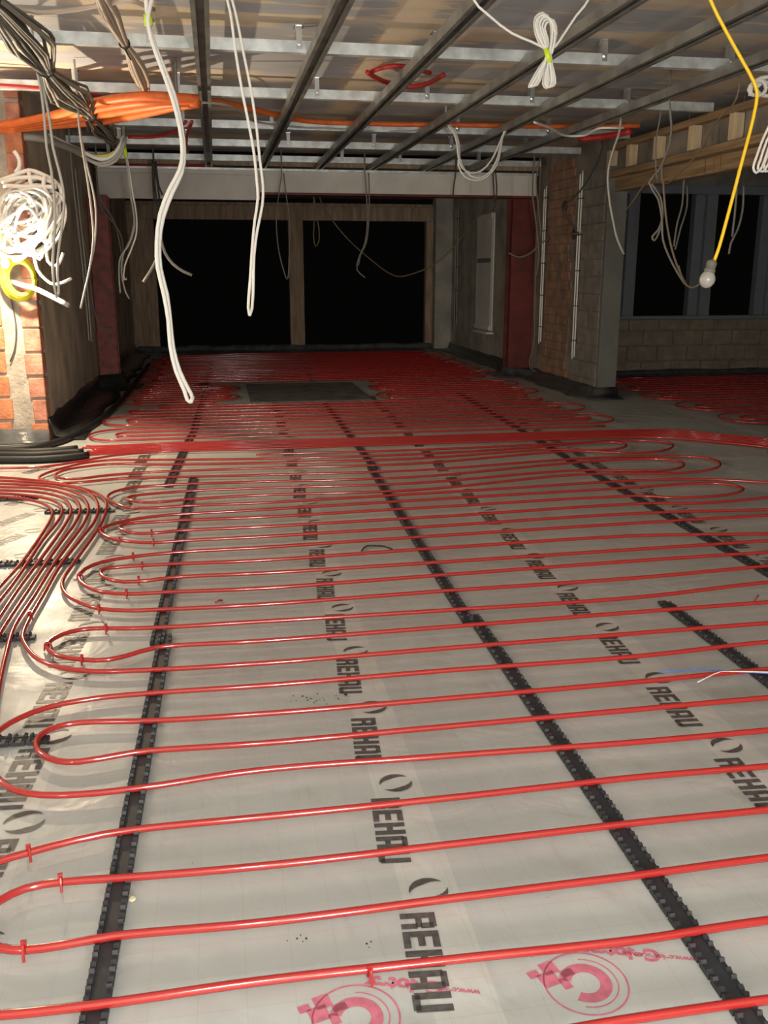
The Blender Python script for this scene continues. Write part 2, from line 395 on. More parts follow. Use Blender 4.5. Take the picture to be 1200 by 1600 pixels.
# ------------------------------------------------------------------ steel frame and beam
def hcol(name, cx, cy, wx, dy, z1, label, m='steel_red'):
    t = empty(name, (cx, cy, 0)); tag(t, label, 'column', None)
    MB().box(-wx/2, wx/2, -dy/2, -dy/2+.03, .02, z1).build('flange', m, t, bev=.003)
    MB().box(-wx/2, wx/2, dy/2-.03, dy/2, .02, z1).build('flange', m, t, bev=.003)
    MB().box(-.012, .012, -dy/2+.03, dy/2-.03, .02, z1).build('web', m, t)
    MB().box(-wx/2-.03, wx/2+.03, -dy/2-.03, dy/2+.03, 0, .02).build('base_plate', m, t, bev=.003)
    return t
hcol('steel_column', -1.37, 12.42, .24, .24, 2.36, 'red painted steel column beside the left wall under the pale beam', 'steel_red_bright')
hcol('steel_column', 4.25, 12.98, .36, .26, 2.42, 'dark red steel column beside the right wall under the pale beam')
bt = empty('cross_beam', (0, 12.75, 2.43)); tag(bt, 'pale board-clad cross beam spanning the room below the ceiling', 'beam')
boxo('cladding_board', 'white_board', XL+.1, XR-.06, -.06, .16, .015, .30, bt, bev=.004)
boxo('bottom_flange', 'steel_red', XL+.1, XR-.06, -.075, .17, -.012, .015, bt)
boxo('cladding_board', 'white_board', XL+.1, .62, -.10, -.06, -.085, .22, bt, bev=.004)
boxo('edge_profile', 'galv', XL+.1, XR-.06, -.115, -.06, .275, .30, bt)

# ------------------------------------------------------------------ suspended ceiling steel
ZB = 2.73
def channel_y(wd, h, t, lip): # open downwards, cross-section (x,z)
    a = wd/2
    return [(-a, 0), (-a+lip, 0), (-a+lip, t), (-a+t, t), (-a+t, h-t), (a-t, h-t), (a-t, t), (a-lip, t), (a-lip, 0), (a, 0), (a, h), (-a, h)]
BARX = [(-.015, -.01), (.685, .66), (1.365, 1.385), (2.09, 2.07), (2.77, 2.79), (3.50, 3.36)]
bl = ['dark steel ceiling channel directly above the hanging white cables, leftmost of the six', 'second dark steel ceiling channel from the left', 'third dark ceiling channel from the left, crossing the red hoop',
      'fourth dark ceiling channel from the left, behind the coiled white cable', 'fifth dark ceiling channel from the left', 'rightmost dark ceiling channel, nearest the timber studs']
for i, (xa, xb) in enumerate(BARX):
    o = MB().prism(channel_y(.095, .062, .006, .026), 0, 14.2, 'y').build('ceiling_channel', 'galv_dark')
    o.location = (xa-(xb-xa)*6/8.2, -1, ZB); o.rotation_euler = (0, 0, -math.atan((xb-xa)/8.2))
    tag(o, bl[i], 'ceiling channel', 'lower ceiling channels')
CY = [6.43, 8.02, 9.71, 11.05, 12.45]
cl = ['galvanised ceiling rail across the top of the view, nearest of the row', 'second galvanised ceiling rail from the camera, beyond the red hoop',
      'third galvanised ceiling rail, just past the orange conduit', 'fourth galvanised ceiling rail from the camera', 'farthest galvanised ceiling rail, right before the pale beam']
for i, y in enumerate(CY):
    t = empty('ceiling_rail', (0, y, 2.792)); tag(t, cl[i], 'ceiling rail', 'galvanised ceiling rails')
    MB().prism([(-.03, 0), (.03, 0), (.03, .07), (.024, .07), (.024, .006), (-.024, .006), (-.024, .07), (-.03, .07)], XL-.4, XR-.1, 'x').build('rail', 'galv', t)
    for x in np.arange(-1.2, 4.2, .93):
        x = x+random.uniform(-.12, .12)+.15*(i % 2)
        hg = MB().box(x-.018, x+.018, -.036, -.032, .02, .16).box(x-.018, x+.018, .032, .036, .02, .16).box(x-.03, x+.03, -.05, .05, .155, .158).build('hanger', 'galv_bolt', t)
        MB().prism([(x+.012*math.cos(a), .055+.012*math.sin(a)) for a in np.arange(0, 6.2, 1.05)], -.048, -.034, 'y').build('bolt', 'galv_bolt', hg)
tag(boxo('batten', 'cable_white', -.82, -.52, 6.93, 6.97, 2.925, 2.948), 'short pale batten fixed under the ceiling left of the cable bundles', 'batten')

# ------------------------------------------------------------------ timber bulkhead on the right
def timber(name, x0, x1, y0, y1, z0, z1, label, m='timber'):
    return tag(boxo(name, m, x0, x1, y0, y1, z0, z1, bev=.006), label, 'timber beam')
timber('timber_beam', XR, XR+.12, 4.2, 10.9, 2.47, 2.54, 'rough timber plate under the row of short studs on the right')
timber('timber_beam', XR+.02, XR+.14, 4.2, 10.6, 2.765, 2.83, 'top timber plate above the row of short studs on the right')
tb = timber('timber_beam', -.07, .07, -3.3, 3.3, 0, .15, 'deep timber lintel beam below the stud row on the right'); tb.location = (XR+.24, 7.35, 2.33); tb.rotation_euler = (0, 0, .03)
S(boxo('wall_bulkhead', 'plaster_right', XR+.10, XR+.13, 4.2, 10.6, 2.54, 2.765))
sl = ['fifth short stud from the camera, pale timber beside the grey wall end', 'pale short timber stud, fourth from the camera', 'pale short timber stud, third from the camera', 'pale short timber stud, second from the camera', 'nearest pale short timber stud on the right bulkhead']
for i, y in enumerate((10.45, 9.93, 9.29, 8.57, 7.85)):
    tag(boxo('stud', 'stud', XR, XR+.095, y-.045, y+.045, 2.545, 2.762, bev=.004), sl[i], 'stud', 'short studs of the right bulkhead')

# ------------------------------------------------------------------ printed foil
def letters(word, hgt, m_w=.62, st=.22, gap=.10):
    """bold block capitals, baseline on x axis"""
    G = {'R': [(0, 0, st, 1), (st, .80, m_w-.05, 1), (st, .42, m_w-.05, .60), (m_w-st, .55, m_w, .92), (m_w-st+.02, 0, m_w, .46)],
         'E': [(0, 0, st, 1), (st, .80, m_w, 1), (st, .40, m_w-.06, .60), (st, 0, m_w, .20)],
         'H': [(0, 0, st, 1), (m_w-st, 0, m_w, 1), (st, .40, m_w-st, .60)],
         'A': [(0, 0, st, .9), (m_w-st, 0, m_w, .9), (.05, .82, m_w-.05, 1), (st, .28, m_w-st, .46)],
         'U': [(0, .06, st, 1), (m_w-st, .06, m_w, 1), (.06, 0, m_w-.06, .20)]}
    q = []; x = 0
    for ch in word:
        for (a, b, c, d) in G[ch]: q.append((x+a, b, x+c, d))
        x += m_w+gap
    return q, x-gap
q, tw = letters('REHAU', 1)
def rehau_mesh():
    mb = MB(); hh = .082; kx = .30/tw
    for (a, b, c, d) in q:      # reading runs towards the camera (-y), letter tops point right (+x)
        mb.add([(b*hh-hh/2, -a*kx, 0), (d*hh-hh/2, -a*kx, 0), (d*hh-hh/2, -c*kx, 0), (b*hh-hh/2, -c*kx, 0)], [(3, 2, 1, 0)])
    return mb.mesh('rehau_print')
def ring(mb, cx, cy, r0, r1, a0, a1, n=20, sx=1., z=0):
    v = []; f = []
    for i in range(n+1):
        a = a0+(a1-a0)*i/n
        v += [(cx+sx*r0*math.cos(a), cy+r0*math.sin(a), z), (cx+sx*r1*math.cos(a), cy+r1*math.sin(a), z)]
    for i in range(n): f.append((2*i, 2*i+1, 2*i+3, 2*i+2))
    return mb.add(v, f)
def logo_mesh():
    mb = MB(); R = .048
    for s in (1, -1):           # two facing crescents cut by a slanted eye
        v = []; f = []; n = 10
        for i in range(n+1):
            a = math.radians(20+s*90-75+150*i/n); p = (R*math.cos(a), R*math.sin(a), 0)
            c = .46*math.sin(math.pi*i/n); v += [p, (p[0]*(1-c), p[1]*(1-c), 0)]
        for i in range(n): f.append((2*i, 2*i+2, 2*i+3, 2*i+1))
        mb.add(v, f)
    return mb.mesh('logo_print')
RM, LM = rehau_mesh(), logo_mesh()
RM.materials.append(MATS['print_black']); LM.materials.append(MATS['print_black'])
ZP = .0016
def printed(x, y, rot=0, k=1.):
    o = link('printed_lettering', RM, None, floor); o.location = (x-.045, y-.075, ZP); o.rotation_euler = (0, 0, rot); o.scale = (k, k, 1)
    o = link('printed_logo', LM, None, floor); o.location = (x, y, ZP); o.scale = (k, k, 1)
for k in range(-1, 20):
    y = 1.896+k*.494; printed(.445+.026*(y-1.9), y, -.09)
for k in range(-2, 18):
    y = 2.427+k*.51; printed(1.53+.036*(y-2.43), y, -.07)
for k in range(-2, 12):
    y = 2.37+k*.49; printed(-.575, y, -.06, 1.15)
for k in range(0, 10):
    y = 4.26+k*.52; printed(2.80+.045*(y-4.3), y, -.06)
for k in range(0, 7): printed(-1.06-.04*k, 4.95+k*.5, -.5)
for k in range(0, 4): printed(4.5+.02*k, 6.9-k*.5, -.2)
for k in range(0, 12): printed(-.22+.02*k, 11.9+k*.5, -.05)
# red insulation-board print under the foil
def text_mesh(s, size):
    cu = bpy.data.curves.new('t', 'FONT'); cu.body = s; cu.size = size; cu.offset = .0022*size/.05; cu.align_x = 'LEFT'
    o = bpy.data.objects.new('t', cu); C.objects.link(o); dg = bpy.context.evaluated_depsgraph_get(); dg.update()
    me = bpy.data.meshes.new_from_object(o.evaluated_get(dg)); bpy.data.objects.remove(o); me.materials.clear(); me.materials.append(MATS['print_red']); return me
T1, T2 = text_mesh('Celotex', .064), text_mesh('www.celotex.co.uk', .026)
def celotex_logo():
    mb = MB(); ring(mb, 0, 0, .086, .090, 0, 6.283, 48); ring(mb, 0, 0, .03, .055, -2.5, 2.6, 30); ring(mb, 0, 0, .066, .069, -2.2, 1.2, 24)
    for (a, b, c, d) in ((-.085, .02, -.045, .06), (-.065, .05, -.03, .085), (-.10, .055, -.075, .075), (-.05, .0, -.03, .03), (-.035, .03, -.005, .05)):
        mb.add([(a, b, 0), (c, b, 0), (c, d, 0), (a, d, 0)], [(0, 1, 2, 3)])
    me = mb.mesh('celotex_logo'); me.materials.append(MATS['print_red']); return me
CM = celotex_logo()
for (x, y) in ((.705, 1.545), (.215, 1.535), (1.185, 1.36), (.50, 1.32), (.95, 1.15), (-.27, 1.33)):
    o = link('printed_emblem', CM, None, floor); o.location = (x, y, ZP-.0006); o.rotation_euler = (0, 0, .25)
    for me, dx, dy in ((T1, .215, .062), (T2, .225+.06, .028)):
        o = link('printed_lettering', me, None, floor); o.location = (x+dx-.02, y+dy, ZP-.0006); o.rotation_euler = (0, 0, math.pi-.30); o.scale = (.78, .78, 1)

# ------------------------------------------------------------------ clip rails
def tooth():
    mb = MB(); prof = [(-.021, 0), (.021, 0), (.023, .016), (.014, .021), (.010, .012), (-.008, .012), (-.011, .019), (-.021, .014)]
    mb.prism(prof, -.006, .006, 'x'); return mb
TM = tooth().mesh('clip'); TM.materials.append(MATS['rail'])
def rail(label, p, q_, solo=True):
    p = Vector((p[0], p[1], 0)); q_ = Vector((q_[0], q_[1], 0)); d = q_-p; Lg = d.length
    t = empty('clip_rail', p); t.rotation_euler = (0, 0, math.atan2(-d.x, d.y)); tag(t, label, 'clip rail', 'pipe clip rails')
    b = MB().box(-.019, .019, 0, Lg, .001, .0125); b.build('base_strip', 'rail', t)
    n = int(Lg/.05); rest = MB(); tp = tooth()
    for k in range(n):
        y = .025+k*.05; wy = p.y+d.y*(y/Lg)
        if solo and wy < 4.6:
            for sx in (-.021, .021):
                o = link('clip', TM, None, t); o.location = (sx, y, .003)
        else:
            for sx in (-.021, .021): rest.add([(a+sx, b2+y, c+.003) for a, b2, c in tp.v], tp.f)
    if rest.v: tag(rest.build('clip_row', 'rail', t), kind='stuff')
rail('black clip rail at the lower left of the view, nearest the left loops', (-.315, .9), (-.262, 3.66))
rail('black clip rail continuing past the joint on the left, up to the pipe bundle', (-.292, 3.56), (-.215, 6.72))
rail('black clip rail in the lower right foreground', (.975, .9), (1.035, 3.66))
rail('black clip rail in the middle of the floor, beyond the joint', (1.0, 3.58), (1.105, 6.86))
rail('black clip rail in the middle of the floor, running under the pipe bundle', (1.13, 6.78), (1.17, 10.5), False)
rail('short black clip rail starting at the right edge of the photo', (1.905, 1.2), (1.925, 3.68))
rail('black clip rail on the right running to the right-hand pipe loops', (2.59, 2.4), (2.70, 6.9))
rail('black clip rail on the far right, beyond the pipe bundle', (2.715, 6.95), (2.88, 11.0), False)
rail('black clip rail on the left crossing under the pipe bundle', (-.385, 6.45), (-.28, 8.5), False)
rail('black clip rail far left beyond the pipe bundle', (-.27, 8.5), (-.10, 15.5), False)
rail('black clip rail far away behind the bare patch', (1.25, 12.6), (1.45, 17.0), False)
rail('short clip rail under the seven curving pipes, next to the large bend', (-1.6, 4.80), (-.745, 4.765), False)
rail('short clip rail under the seven curving pipes, beside the pier side bends', (-1.10, 5.86), (-.68, 5.82), False)
rail('short clip rail at the left edge below the curving pipes', (-1.5, 3.75), (-.785, 3.735), False)
rail('short clip rail at the left edge beside the widest foreground loop', (-1.4, 2.86), (-.585, 2.83), True)
rail('short clip rail at the left edge under the pipe fan', (-1.9, 6.22), (-1.21, 6.27), False)

# ------------------------------------------------------------------ heating pipes
RP = .0098; ZPI = .0225
def W(pts): return [fl(a, b, ZPI) for a, b in pts]
X4 = {0: 1534, 1: 1442.5, 2: 1354, 3: 1277.5, 4: 1204, 5: 1162, 6: 1116, 7: 1072, 8: 1037, 9: 1002, 10: 971.6, 11: 945, 12: 919.7, 13: 896, 14: 876, 15: 856, 16: 839, 17: 823.5, 18: 808.5, 19: 797, 20: 786, 21: 774, 22: 763, 23: 753, 24: 742.5, 25: 732, 26: 724, 27: 717, 28: 710}
X10 = {0: 1468, 1: 1367, 2: 1285, 3: 1214, 4: 1159, 5: 1108, 6: 1065, 7: 1025, 8: 989, 9: 956, 10: 933, 11: 902.5, 12: 876, 13: 858, 14: 837, 15: 817, 16: 802, 17: 787, 18: 775, 19: 761, 20: 750.6}
X12 = {0: 1438, 1: 1340, 2: 1265, 3: 1197, 4: 1141, 5: 1090, 6: 1045.5, 7: 1003, 8: 973.6, 9: 941, 10: 910, 11: 884.7, 12: 863, 13: 845, 14: 834, 15: 805, 16: 796.6}
X7 = {}
def row(k):
    pts = [(400, X4[k])]
    if k in X10: pts += [(700, (X4[k]+X10[k])/2+(((k*37) % 7)-3)*.35), (1000, X10[k])]
    else: pts += [(650, X4[k]-.039*250*(X4[k]-425)/400)]
    if k in X12: pts.append((1200, X12[k]))
    return W(pts)
LFT = {  # left bends, from the lower row round to the upper row (photo pixels on the floor)
 (1, 2): [(175, 1463), (95, 1477), (40, 1484), (0, 1481), (-22, 1466), (-27, 1446), (-18, 1424), (0, 1407), (40, 1388), (95, 1378), (185, 1372)],
 (0, 3): [(150, 1570), (0, 1586), (-70, 1588), (-125, 1565), (-150, 1510), (-140, 1450), (-100, 1395), (-50, 1365), (0, 1345), (45, 1332), (120, 1312), (205, 1297)],
 (5, 6): [(235, 1173), (190, 1179), (125, 1190), (90, 1189), (65, 1178), (56, 1162), (65, 1147), (90, 1135), (125, 1129), (240, 1126)],
 (4, 7): [(220, 1231), (125, 1241), (65, 1242), (25, 1235), (0, 1220), (-16, 1198), (-20, 1180), (-14, 1158), (0, 1140), (30, 1122), (75, 1105), (150, 1091), (250, 1082)],
 (9, 10): [(243, 1012), (200, 1024), (167, 1031), (133, 1031), (93, 1025), (78, 1017), (74, 1008), (83, 998), (110, 987), (143, 982), (200, 982), (260, 980)],
 (13, 14): [(273, 902), (233, 907), (193, 909), (170, 905), (157, 897), (163, 889), (187, 886), (233, 883), (277, 881)],
 (12, 15): [(267, 925), (200, 928), (160, 925), (133, 915), (123, 903), (133, 889), (160, 878), (207, 870), (277, 863)],
 (17, 18): [(283, 829), (240, 833), (210, 833), (190, 828), (187, 823), (200, 818), (233, 816), (287, 813)],
 (16, 19): [(283, 845), (240, 848), (200, 846), (170, 840), (157, 830), (167, 822), (200, 813), (250, 806), (290, 803)],
 (21, 22): [(300, 780), (240, 785), (213, 784), (198, 779), (207, 775), (233, 772), (300, 767)],
 (20, 23): [(300, 790), (233, 794), (200, 793), (177, 785), (168, 778), (177, 769), (207, 762), (260, 758), (300, 756)],
 (25, 26): [(250, 737), (188, 741), (156, 744), (125, 748), (100, 748), (86, 744), (92, 738), (108, 733), (146, 727.5), (177, 725), (250, 726)],
 (24, 27): [(250, 746), (188, 748), (125, 753.5), (94, 754.6), (67, 751), (61, 746), (71, 740), (100, 731), (135, 723), (171, 719), (250, 718.5)]}
RGT = {
 (17, 20): [(1100, 786), (1200, 777), (1245, 770), (1255, 763), (1240, 757.5), (1200, 754), (1100, 749)],
 (18, 19): [(1050, 777.5), (1120, 775), (1155, 769), (1162, 764), (1150, 759), (1120, 755.5), (1080, 756)],
 (21, 24): [(900, 742), (1000, 740), (1060, 739.5), (1105, 735), (1125, 728), (1120, 720), (1095, 714.5), (1060, 713), (1000, 713), (900, 717)],
 (22, 23): [(900, 735), (1000, 735.6), (1040, 735), (1062, 731), (1069, 727), (1063, 721), (1040, 718), (1000, 717), (900, 723)],
 (25, 28): [(900, 705), (975, 707.5), (1025, 706), (1047, 701), (1052, 696), (1047, 692), (1000, 688), (900, 692)],
 (26, 27): [(850, 703), (900, 703), (950, 703), (972, 700), (979, 696), (972, 692), (942, 691), (850, 698)]}
def left(a, b): # a -> b
    return W(LFT[(a, b)]) if (a, b) in LFT else W(LFT[(b, a)])[::-1]
def right(a, b):
    if (a, b) in RGT: return W(RGT[(a, b)])
    if (b, a) in RGT: return W(RGT[(b, a)])[::-1]
    ya, yb = ([p for p in row(a)][-1].y, [p for p in row(b)][-1].y)
    inner = abs(a-b) == 1; xe = 3.5 if inner else 3.8; h = (ya+yb)/2; d = (yb-ya)/2
    e = 3.3
    return [Vector((e, ya, ZPI))]+[Vector((e+(xe-e)*math.sin(t), h-d*math.cos(t), ZPI)) for t in np.linspace(.35, math.pi-.35, 7)]+[Vector((e, yb, ZPI))]
def run(seq):
    """seq: list of rows; the row is travelled rightwards first when start side is 'L'"""
    pts = []; side = 'L'
    for i, k in enumerate(seq):
        r = row(k); pts += r if side == 'L' else r[::-1]
        side = 'R' if side == 'L' else 'L'
        if i+1 < len(seq):
            pts += right(k, seq[i+1]) if side == 'R' else left(k, seq[i+1])
    return pts
pipes = []
def pipe(label, pts, group=None, name='heating_pipe', r=RP):
    o = tube(name, pts, r, 'red_pipe', sides=8, nmax=12); tag(o, label, 'heating pipe', group); pipes.append(o); return o
FAN = [[(-60, 776), (0, 776), (40, 780), (62, 785), (76, 792), (82, 800), (79, 812), (62, 840), (33, 880), (10, 905), (-40, 960)],
       [(-60, 771), (0, 771), (50, 775), (80, 781), (95, 790), (97, 800), (92, 812), (68, 842), (46, 875), (20, 912), (-10, 950), (-40, 990)],
       [(-60, 766), (0, 766), (60, 769), (95, 777), (108, 788), (111, 800), (104, 816), (88, 840), (60, 878), (30, 918), (0, 963), (-30, 1010)],
       [(-60, 761), (0, 761), (70, 764), (108, 774), (123, 787), (125, 800), (117, 818), (99, 842), (72, 880), (40, 928), (12, 970), (-12, 1010), (-30, 1050)],
       [(-60, 756), (0, 756), (80, 760), (120, 771), (136, 786), (138, 800), (131, 818), (115, 840), (84, 882), (52, 933), (22, 980), (10, 1020), (0, 1065), (-8, 1120)]]
p6 = [(-60, 751), (0, 751), (90, 757), (135, 768), (152, 785), (153, 800), (147, 816), (128, 840), (93, 885), (69, 927), (48, 963), (36, 990), (37, 1003), (60, 1030), (100, 1044), (150, 1049), (250, 1046)]
p7 = [(-60, 746), (0, 746), (60, 751), (105, 758), (145, 768), (165, 782), (166, 797), (160, 815), (144, 840), (113, 883), (100, 903), (97, 916), (106, 931), (130, 943), (155, 951), (200, 954), (260, 952)]
pipe('red heating pipe winding from the outermost curving feed through the middle floor rows', W(p7)+run([11, 10, 9, 12, 15, 14, 13, 16, 19, 18, 17, 20, 23, 22, 21, 24, 27, 26, 25, 28]))
r0 = row(0)
fg = W(p6)+run([8, 5, 6, 7, 4, 1, 2, 3, 0])
fg += [Vector((-1.0, 1.66, ZPI))] if False else [Vector((3.3, r0[-1].y-.05, ZPI)), Vector((3.7, 1.45, ZPI)), Vector((3.75, 1.2, ZPI)), Vector((3.4, .95, ZPI)), Vector((2.5, .93, ZPI)), Vector((1, .95, ZPI)), Vector((-1.0, 1.0, ZPI))]
main_fg = pipe('red heating pipe forming the large foreground loops on the near floor', fg)
pipe('red heating pipe at the bottom right corner, nearest the camera', [Vector((-1, 1.5, ZPI)), Vector((.1, 1.40, ZPI))]+W([(1000, 1590), (1200, 1562)])+[Vector((2.6, 1.36, ZPI)), Vector((3.2, 1.32, ZPI)), Vector((3.35, 1.22, ZPI)), Vector((3.2, 1.13, ZPI)), Vector((1, 1.15, ZPI)), Vector((-1, 1.22, ZPI))])
fl_lab = ['first, leftmost of the curving brown-red feed pipes', 'second from left of the curving feed pipes', 'third from left of the curving feed pipes', 'middle one of the seven curving feed pipes', 'fifth curving feed pipe from left, leaving the frame with a golden glint']
for i, p in enumerate(FAN): pipe(fl_lab[i], W(p), 'curving feed pipes at the left')
# several more pipes pack the flat part of the fan further back
pipe('red supply pipe from the left edge sweeping into the far side of the bundle', W([(-60, 732), (0, 731.5), (65, 729.5), (125, 721), (177, 712), (250, 706), (400, 702), (600, 695), (800, 688.5), (1000, 683), (1060, 685), (1200, 699), (1300, 714)]))
for i in range(6):
    d = i*2.3; x0 = 122+((i*29) % 22)
    pts = [(x0, 712-d*1.3), (175, 708-d), (260, 703-d*.9), (400, 699-d*.9), (600, 693-d*.8), (800, 686.5-d*.8), (1000, 681.5-d*.8), (1060, 683-d*.9), (1130, 690-d*.9), (1200, 697.5-d), (1330, 716-d)]
    pipe('one of six red supply pipes lying side by side across the whole room', W(pts), 'supply pipe bundle across the room')
def zig(label, ys, xl, xr, inl=.22, inr=.25, amp=.012):
    pts = []; n = len(ys); order = []; used = set()
    k = 0; order = [0]
    # nested meander: 0,3,2,1,4,7,6,5,8,...
    b = 0
    while True:
        nxt = [b+3, b+2, b+1, b+4]
        ok = [v for v in nxt if v < n]
        if len(ok) < 4: order += [v for v in range(b+1, n)]; break
        order += nxt; b += 4
    side = 'R'
    def xs(side, inner):
        return (xl+(inl if inner else 0)) if side == 'L' else (xr-(inr if inner else 0))
    cur = order[0]; pts = [Vector((xr-.3, ys[0], ZPI))]
    side = 'L'
    for i, k in enumerate(order):
        if i+1 == len(order):
            pts.append(Vector((xl+.5 if side == 'L' else xr-.5, ys[k], ZPI))); break
        nx = order[i+1]; inner = abs(nx-k) == 1; s = -1 if side == 'L' else 1
        xe = xs(side, inner)+random.uniform(-.02, .02); d = (ys[nx]-ys[k])/2; m_ = (ys[nx]+ys[k])/2; bul = min(.28, abs(d)*1.2)
        far = xs('R' if side == 'L' else 'L', True)
        for t in (.25, .5, .75): pts.append(Vector((far+(xe-far)*t*.85, ys[k]+random.uniform(-amp, amp), ZPI)))
        pts.append(Vector((xe-s*bul*1.3, ys[k], ZPI)))
        for t in np.linspace(0, math.pi, 7): pts.append(Vector((xe-s*bul+s*bul*math.sin(t), m_-d*math.cos(t), ZPI)))
        pts.append(Vector((xe-s*bul*1.3, ys[nx], ZPI)))
        side = 'R' if side == 'L' else 'L'
    return tube('heating_pipe', pts, RP, 'red_pipe', sides=6, nmax=6)
def zpipe(label, *a, **k): o = zig(label, *a, **k); tag(o, label, 'heating pipe'); return o
zpipe('red heating pipe meandering just beyond the bundle, in front of the bare patch', [8.30+.208*i for i in range(11)], -1.16, 3.92)
zpipe('red heating pipe meandering between the left wall and the bare patch', [10.62+.2*i for i in range(10)], -1.14, .24, .18, .1)
zpipe('red heating pipe meandering between the bare patch and the right wall', [10.62+.2*i for i in range(10)], 1.86, 3.92, .12, .2)
zpipe('red heating pipe meandering at the far end below the dark openings', [12.70+.2*i for i in range(23)], -1.12, 4.0)
zpipe('red heating pipe meandering over the floor of the dark right-hand room', [8.2+.22*i for i in range(19)], 4.95, 9.2)
# bare patch left without pipes
tag(boxo('cover_sheet', 'hatch', .34, 1.76, 10.66, 12.46, .001, .012, bev=.003), 'dark grey rectangular cover sheet in the pipe-free patch of the floor', 'sheet')
# small red tacker clips on the bends
def tack(px, py, parent, ang=0):
    p = fl(px, py, ZPI); o = tube_mb([(0, -.016, -.018), (0, -.0135, .004), (0, -.008, .0145), (0, .002, .0165), (0, .010, .0125), (0, .0135, 0), (0, .016, -.018)], .0035, 6, step=.01).box(-.006, .006, -.004, .004, .012, .023).build('tacker_clip', 'red_pipe', parent, smooth=False)
    o.location = p; o.rotation_euler = (0, 0, ang)
for (a, b, c) in ((45, 1332, .4), (95, 1378, .2), (38, 1484, 0), (578, 1522, .1), (128, 1031, 0), (166, 983, 0), (75, 1010, 1.4), (155, 952, 0), (198, 928, 0), (125, 901, 1.4), (217, 907, 0), (222, 884, 0), (208, 870, .3), (240, 848, 0), (237, 833, 0), (158, 829, 1.4), (47, 962, .8), (187, 845, 0)):
    tack(a, b, main_fg if b > 955 else pipes[0], c)
# odds and ends on the foil
tag(tube('wire_offcut', [fl(a, b, .026) for a, b in ((1030, 1050), (1060, 1049), (1100, 1046), (1140, 1049), (1200, 1052), (1260, 1060))], .0028, 'cable_blue'), 'thin blue wire lying over the pipes at the right edge', 'wire')
tag(tube('wire_offcut', [fl(a, b, .030) for a, b in ((1090, 1066), (1110, 1056), (1125, 1050), (1150, 1049), (1190, 1050), (1260, 1052))], .0022, 'cable_white'), 'thin white wire lying beside the blue wire at the right edge', 'wire')
tag(tube('cable_tie', [fl(a, b, .008) for a, b in ((565, 861), (573, 853), (585, 852.5), (600, 853.5), (613, 858))], .004, 'tie'), 'loose black cable tie on the foil between two middle pipes', 'cable tie')
o = MB(); 
tag(tube('tacker_clip', [fl(1178, 941, .004), fl(1181, 936, .02), fl(1185, 930, .03)], .004, 'red_pipe'), 'loose red pipe clip standing on the foil near the right edge', 'pipe clip')
tag(tube('tacker_clip', [fl(336, 941, .006), fl(342, 938.5, .012), fl(347, 938, .006)], .005, 'red_pipe'), 'loose red pipe clip lying on the foil in the left middle', 'pipe clip')
def chip(name, px, py, s, m, label, cat):
    p = fl(px, py, 0); pr = [(s*(.7+.4*random.random())*math.cos(a), s*(.7+.4*random.random())*math.sin(a)) for a in np.arange(0, 6.2, .9)]
    o = MB().prism(pr, 0.002, .006+s*.3, 'z').build(name, m, bev=.001); o.location = p; tag(o, label, cat)
chip('debris_chip', 207, 1408, .009, 'pale_chip', 'pale chip beside the lower left clip rail', 'debris')
chip('debris_chip', 540, 1087, .006, 'grit', 'dark crumb on the foil left of the middle lettering', 'debris')
chip('debris_chip', 118, 905, .012, 'cable_white', 'white crumb beside the curving feed pipes', 'debris')
for i in range(26):
    cx, cy = random.choice([(505, 1092), (465, 1470), (575, 1480), (490, 1094)])
    p = fl(cx+random.gauss(0, 16), cy+random.gauss(0, 6), 0); s = random.uniform(.001, .0028)
    if i == 0: gmb = MB()
    gmb.prism([(p.x+s*math.cos(a), p.y+s*math.sin(a)) for a in np.arange(0, 6.2, 1.2)], .001, .003, 'z')
tag(gmb.build('grit', 'grit'), 'scattered dark grit on the foil near the foreground lettering', 'grit', kind='stuff')
# black insulated tubes by the pier
for i, (pts, lab) in enumerate(((([(-60, 704), (0, 705), (50, 706), (90, 704), (121, 701)]), 'black insulated pipe sleeve at the left edge, closest to the pier'),
        (([(-60, 710), (0, 711), (60, 711), (100, 708), (131, 706)]), 'middle black insulated pipe sleeve at the left edge'),
        (([(-60, 718), (0, 718.5), (60, 718), (105, 715), (138, 711)]), 'nearest black insulated pipe sleeve at the left edge'),
        (([(-60, 701), (0, 702), (50, 699), (85, 692), (118, 679), (150, 660), (175, 640), (197, 618), (216, 592), (232, 570)]), 'long black insulated pipe sleeve running along the left wall to the far end'))):
    tag(tube('pipe_sleeve', [fl(a, b, .03) for a, b in pts], .03, 'insulation_black', sides=12), lab, 'pipe sleeve', 'black insulated sleeves')
sk = empty('plastic_sack', (-2.06, 9.1, 0)); tag(sk, 'white sack with a blue band beside the brick pier at the left edge', 'sack')
lathe('sack_body', [(.02, .0), (.17, .02), (.19, .12), (.16, .24), (.12, .30), (.03, .33)], 'sack', sk)
lathe('band', [(.178, .19), (.186, .20), (.176, .245), (.168, .245)], 'blue_plastic', sk)

